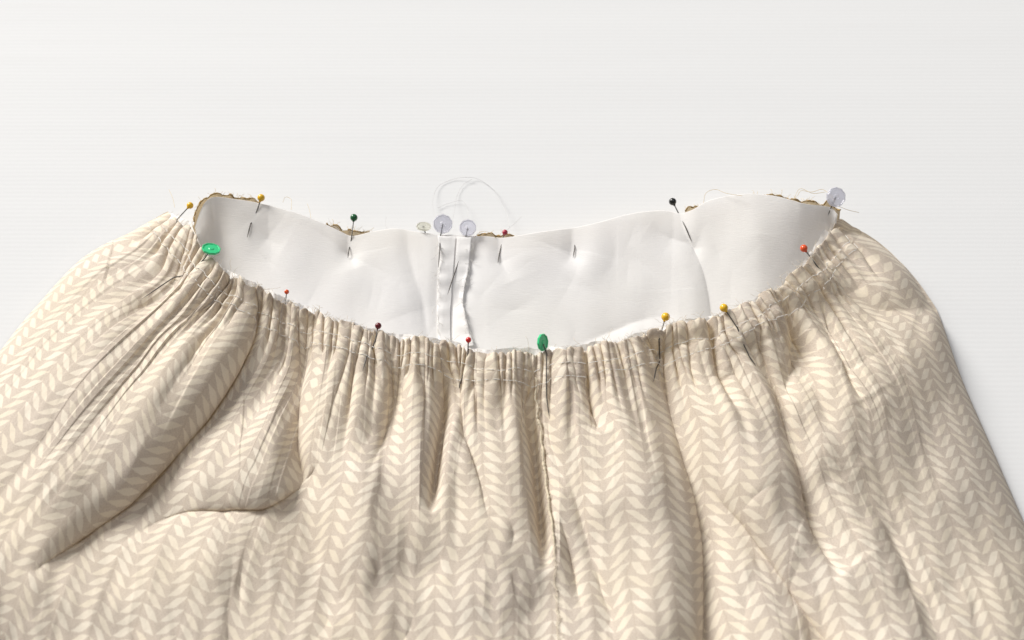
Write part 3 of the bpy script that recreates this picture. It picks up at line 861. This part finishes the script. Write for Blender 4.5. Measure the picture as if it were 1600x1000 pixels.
def sk_pin(label, mat, head_xy, lift, segs, **kw):
    """segs: points on the skirt with lift above (+) or below (-) the cloth"""
    H = surf(*segs[0][:2]); z = H[2]+lift
    Hd = at(head_xy[0], head_xy[1], z)
    sh = np.array([surf(x, y, l) for x, y, l in segs])
    return make_pin(label, mat, Hd, sh, **kw)
def li_pin(label, mat, head_xy, hz, segs, **kw):
    Hd = at(head_xy[0], head_xy[1], hz)
    sh = np.array([lsurf(x, y, l) for x, y, l in segs])
    return make_pin(label, mat, Hd, sh, **kw)

sk_pin('yellow ball-head pin standing at the folded corner of the gathered waist', YEL, (297,321), 0.003, [(284,338,.0006),(272,352,-.002),(258,368,-.002)])
sk_pin('small rust-red ball-head pin mostly sunk behind the gathered edge near the maroon pin', ORG, (448,456), -0.003, [(446,470,-.003),(440,490,-.003),(430,520,-.003)], rad=0.0012)
sk_pin('maroon ball-head pin stuck in the gathered front edge', MAR, (591,509), 0.002, [(584,532,.0006),(579,548,-.002),(574,556,.0005),(569,579,.0006)], rad=0.0016)
sk_pin('small bright red ball-head pin on the front edge between maroon and green pins', RED, (732,531), 0.002, [(728,552,.0004),(725,570,-.002),(718,600,.0004),(716,606,.0003)], rad=0.0014)
sk_pin('yellow ball-head pin above the long deep pleat of the front edge', YEL, (1040,495), 0.003, [(1031,534,.0005),(1029,560,-.001),(1026,575,.0005),(1022,596,.0006)], rad=0.0021)
sk_pin('yellow ball-head pin slanting into the edge, nearer the orange pin', YEL, (1131,481), 0.003, [(1150,512,.0006),(1160,530,-.0015),(1172,556,.0005),(1183,571,.0006)], rad=0.0020)
sk_pin('orange ball-head pin near the lilac flat pin at the end of the front edge', ORG, (1256,388), 0.002, [(1276,412,.0005),(1300,438,-.002),(1320,455,-.002)], rad=0.0019)
sk_pin('mint green flat-head pin seen nearly edge-on at the centre front seam', MINT, (848,535), 0.002, [(852,556,.0005),(855,590,.0005),(856,620,.0005),(856,655,.0006)], head='octagon', rad=0.0043, axis=(0.8, -0.3, 0.45))
sk_pin('mint green flat-head pin lying by the corner of the waist', MINT, (330,389), 0.0035, [(320,402,.001),(292,424,-.002),(274,434,.0002),(221,466,.0007)], head='octagon', rad=0.0047, axis=(0.25, 0.35, 0.9))
li_pin('yellow ball-head pin on the back lining edge', YEL, (408,309), 0.020, [(404,322,.0006),(394,345,-.001),(392,350,.0005),(386,372,.0006)], rad=0.0020)
li_pin('dark green ball-head pin on the back lining edge', GRN, (553,340), 0.013, [(550,358,.0008),(547,384,-.001),(546,388,.0006),(544,404,.0006)], rad=0.0020)
li_pin('black ball-head pin standing above the white lining edge', BLK, (1051,315), 0.017, [(1062,335,-.001),(1071,358,.0006),(1081,379,.0006)], rad=0.0020)
li_pin('rose red ball-head pin on the back lining edge beside the lilac pins', PNK, (789,363), 0.0125, [(786,372,-.0008),(780,398,.0004),(778,412,.0005)], rad=0.0015)
li_pin('pin with only its steel shank showing in the middle of the lining', WHT, (899,372), 0.002, [(898,378,-.001),(898,388,.0006),(896,404,.0006)], rad=0.0012)
li_pin('lilac flat-head pin at the lining seam, larger and on the maroon pin side', LIL, (692,350), 0.016, [(688,372,.0003),(687,396,.0035),(686,424,.0035)], head='octagon', rad=0.0052, axis=(0.05, -0.45, 0.75))
li_pin('lilac flat-head pin at the lining seam, smaller and on the rose pin side', LIL, (731,356), 0.016, [(726,380,-.0005),(706,440,.0015),(699,466,.0035)], head='octagon', rad=0.0046, axis=(-0.1, -0.35, 0.8))
li_pin('lilac flat-head pin at the raised corner of the waist, above the orange pin', LIL, (1306,308), 0.036, [(1300,322,-.0005),(1290,345,-.002),(1282,365,-.002)], head='octagon', rad=0.0052, axis=(0.1, -0.5, 0.7))
li_pin('cream flat-head pin lying behind the lining edge beside the lilac pins', CRM, (662,354), 0.0125, [(666,362,-.002),(670,380,-.002),(674,400,-.002)], head='flat', rad=0.0039, axis=(0.05, 0.3, 0.8))
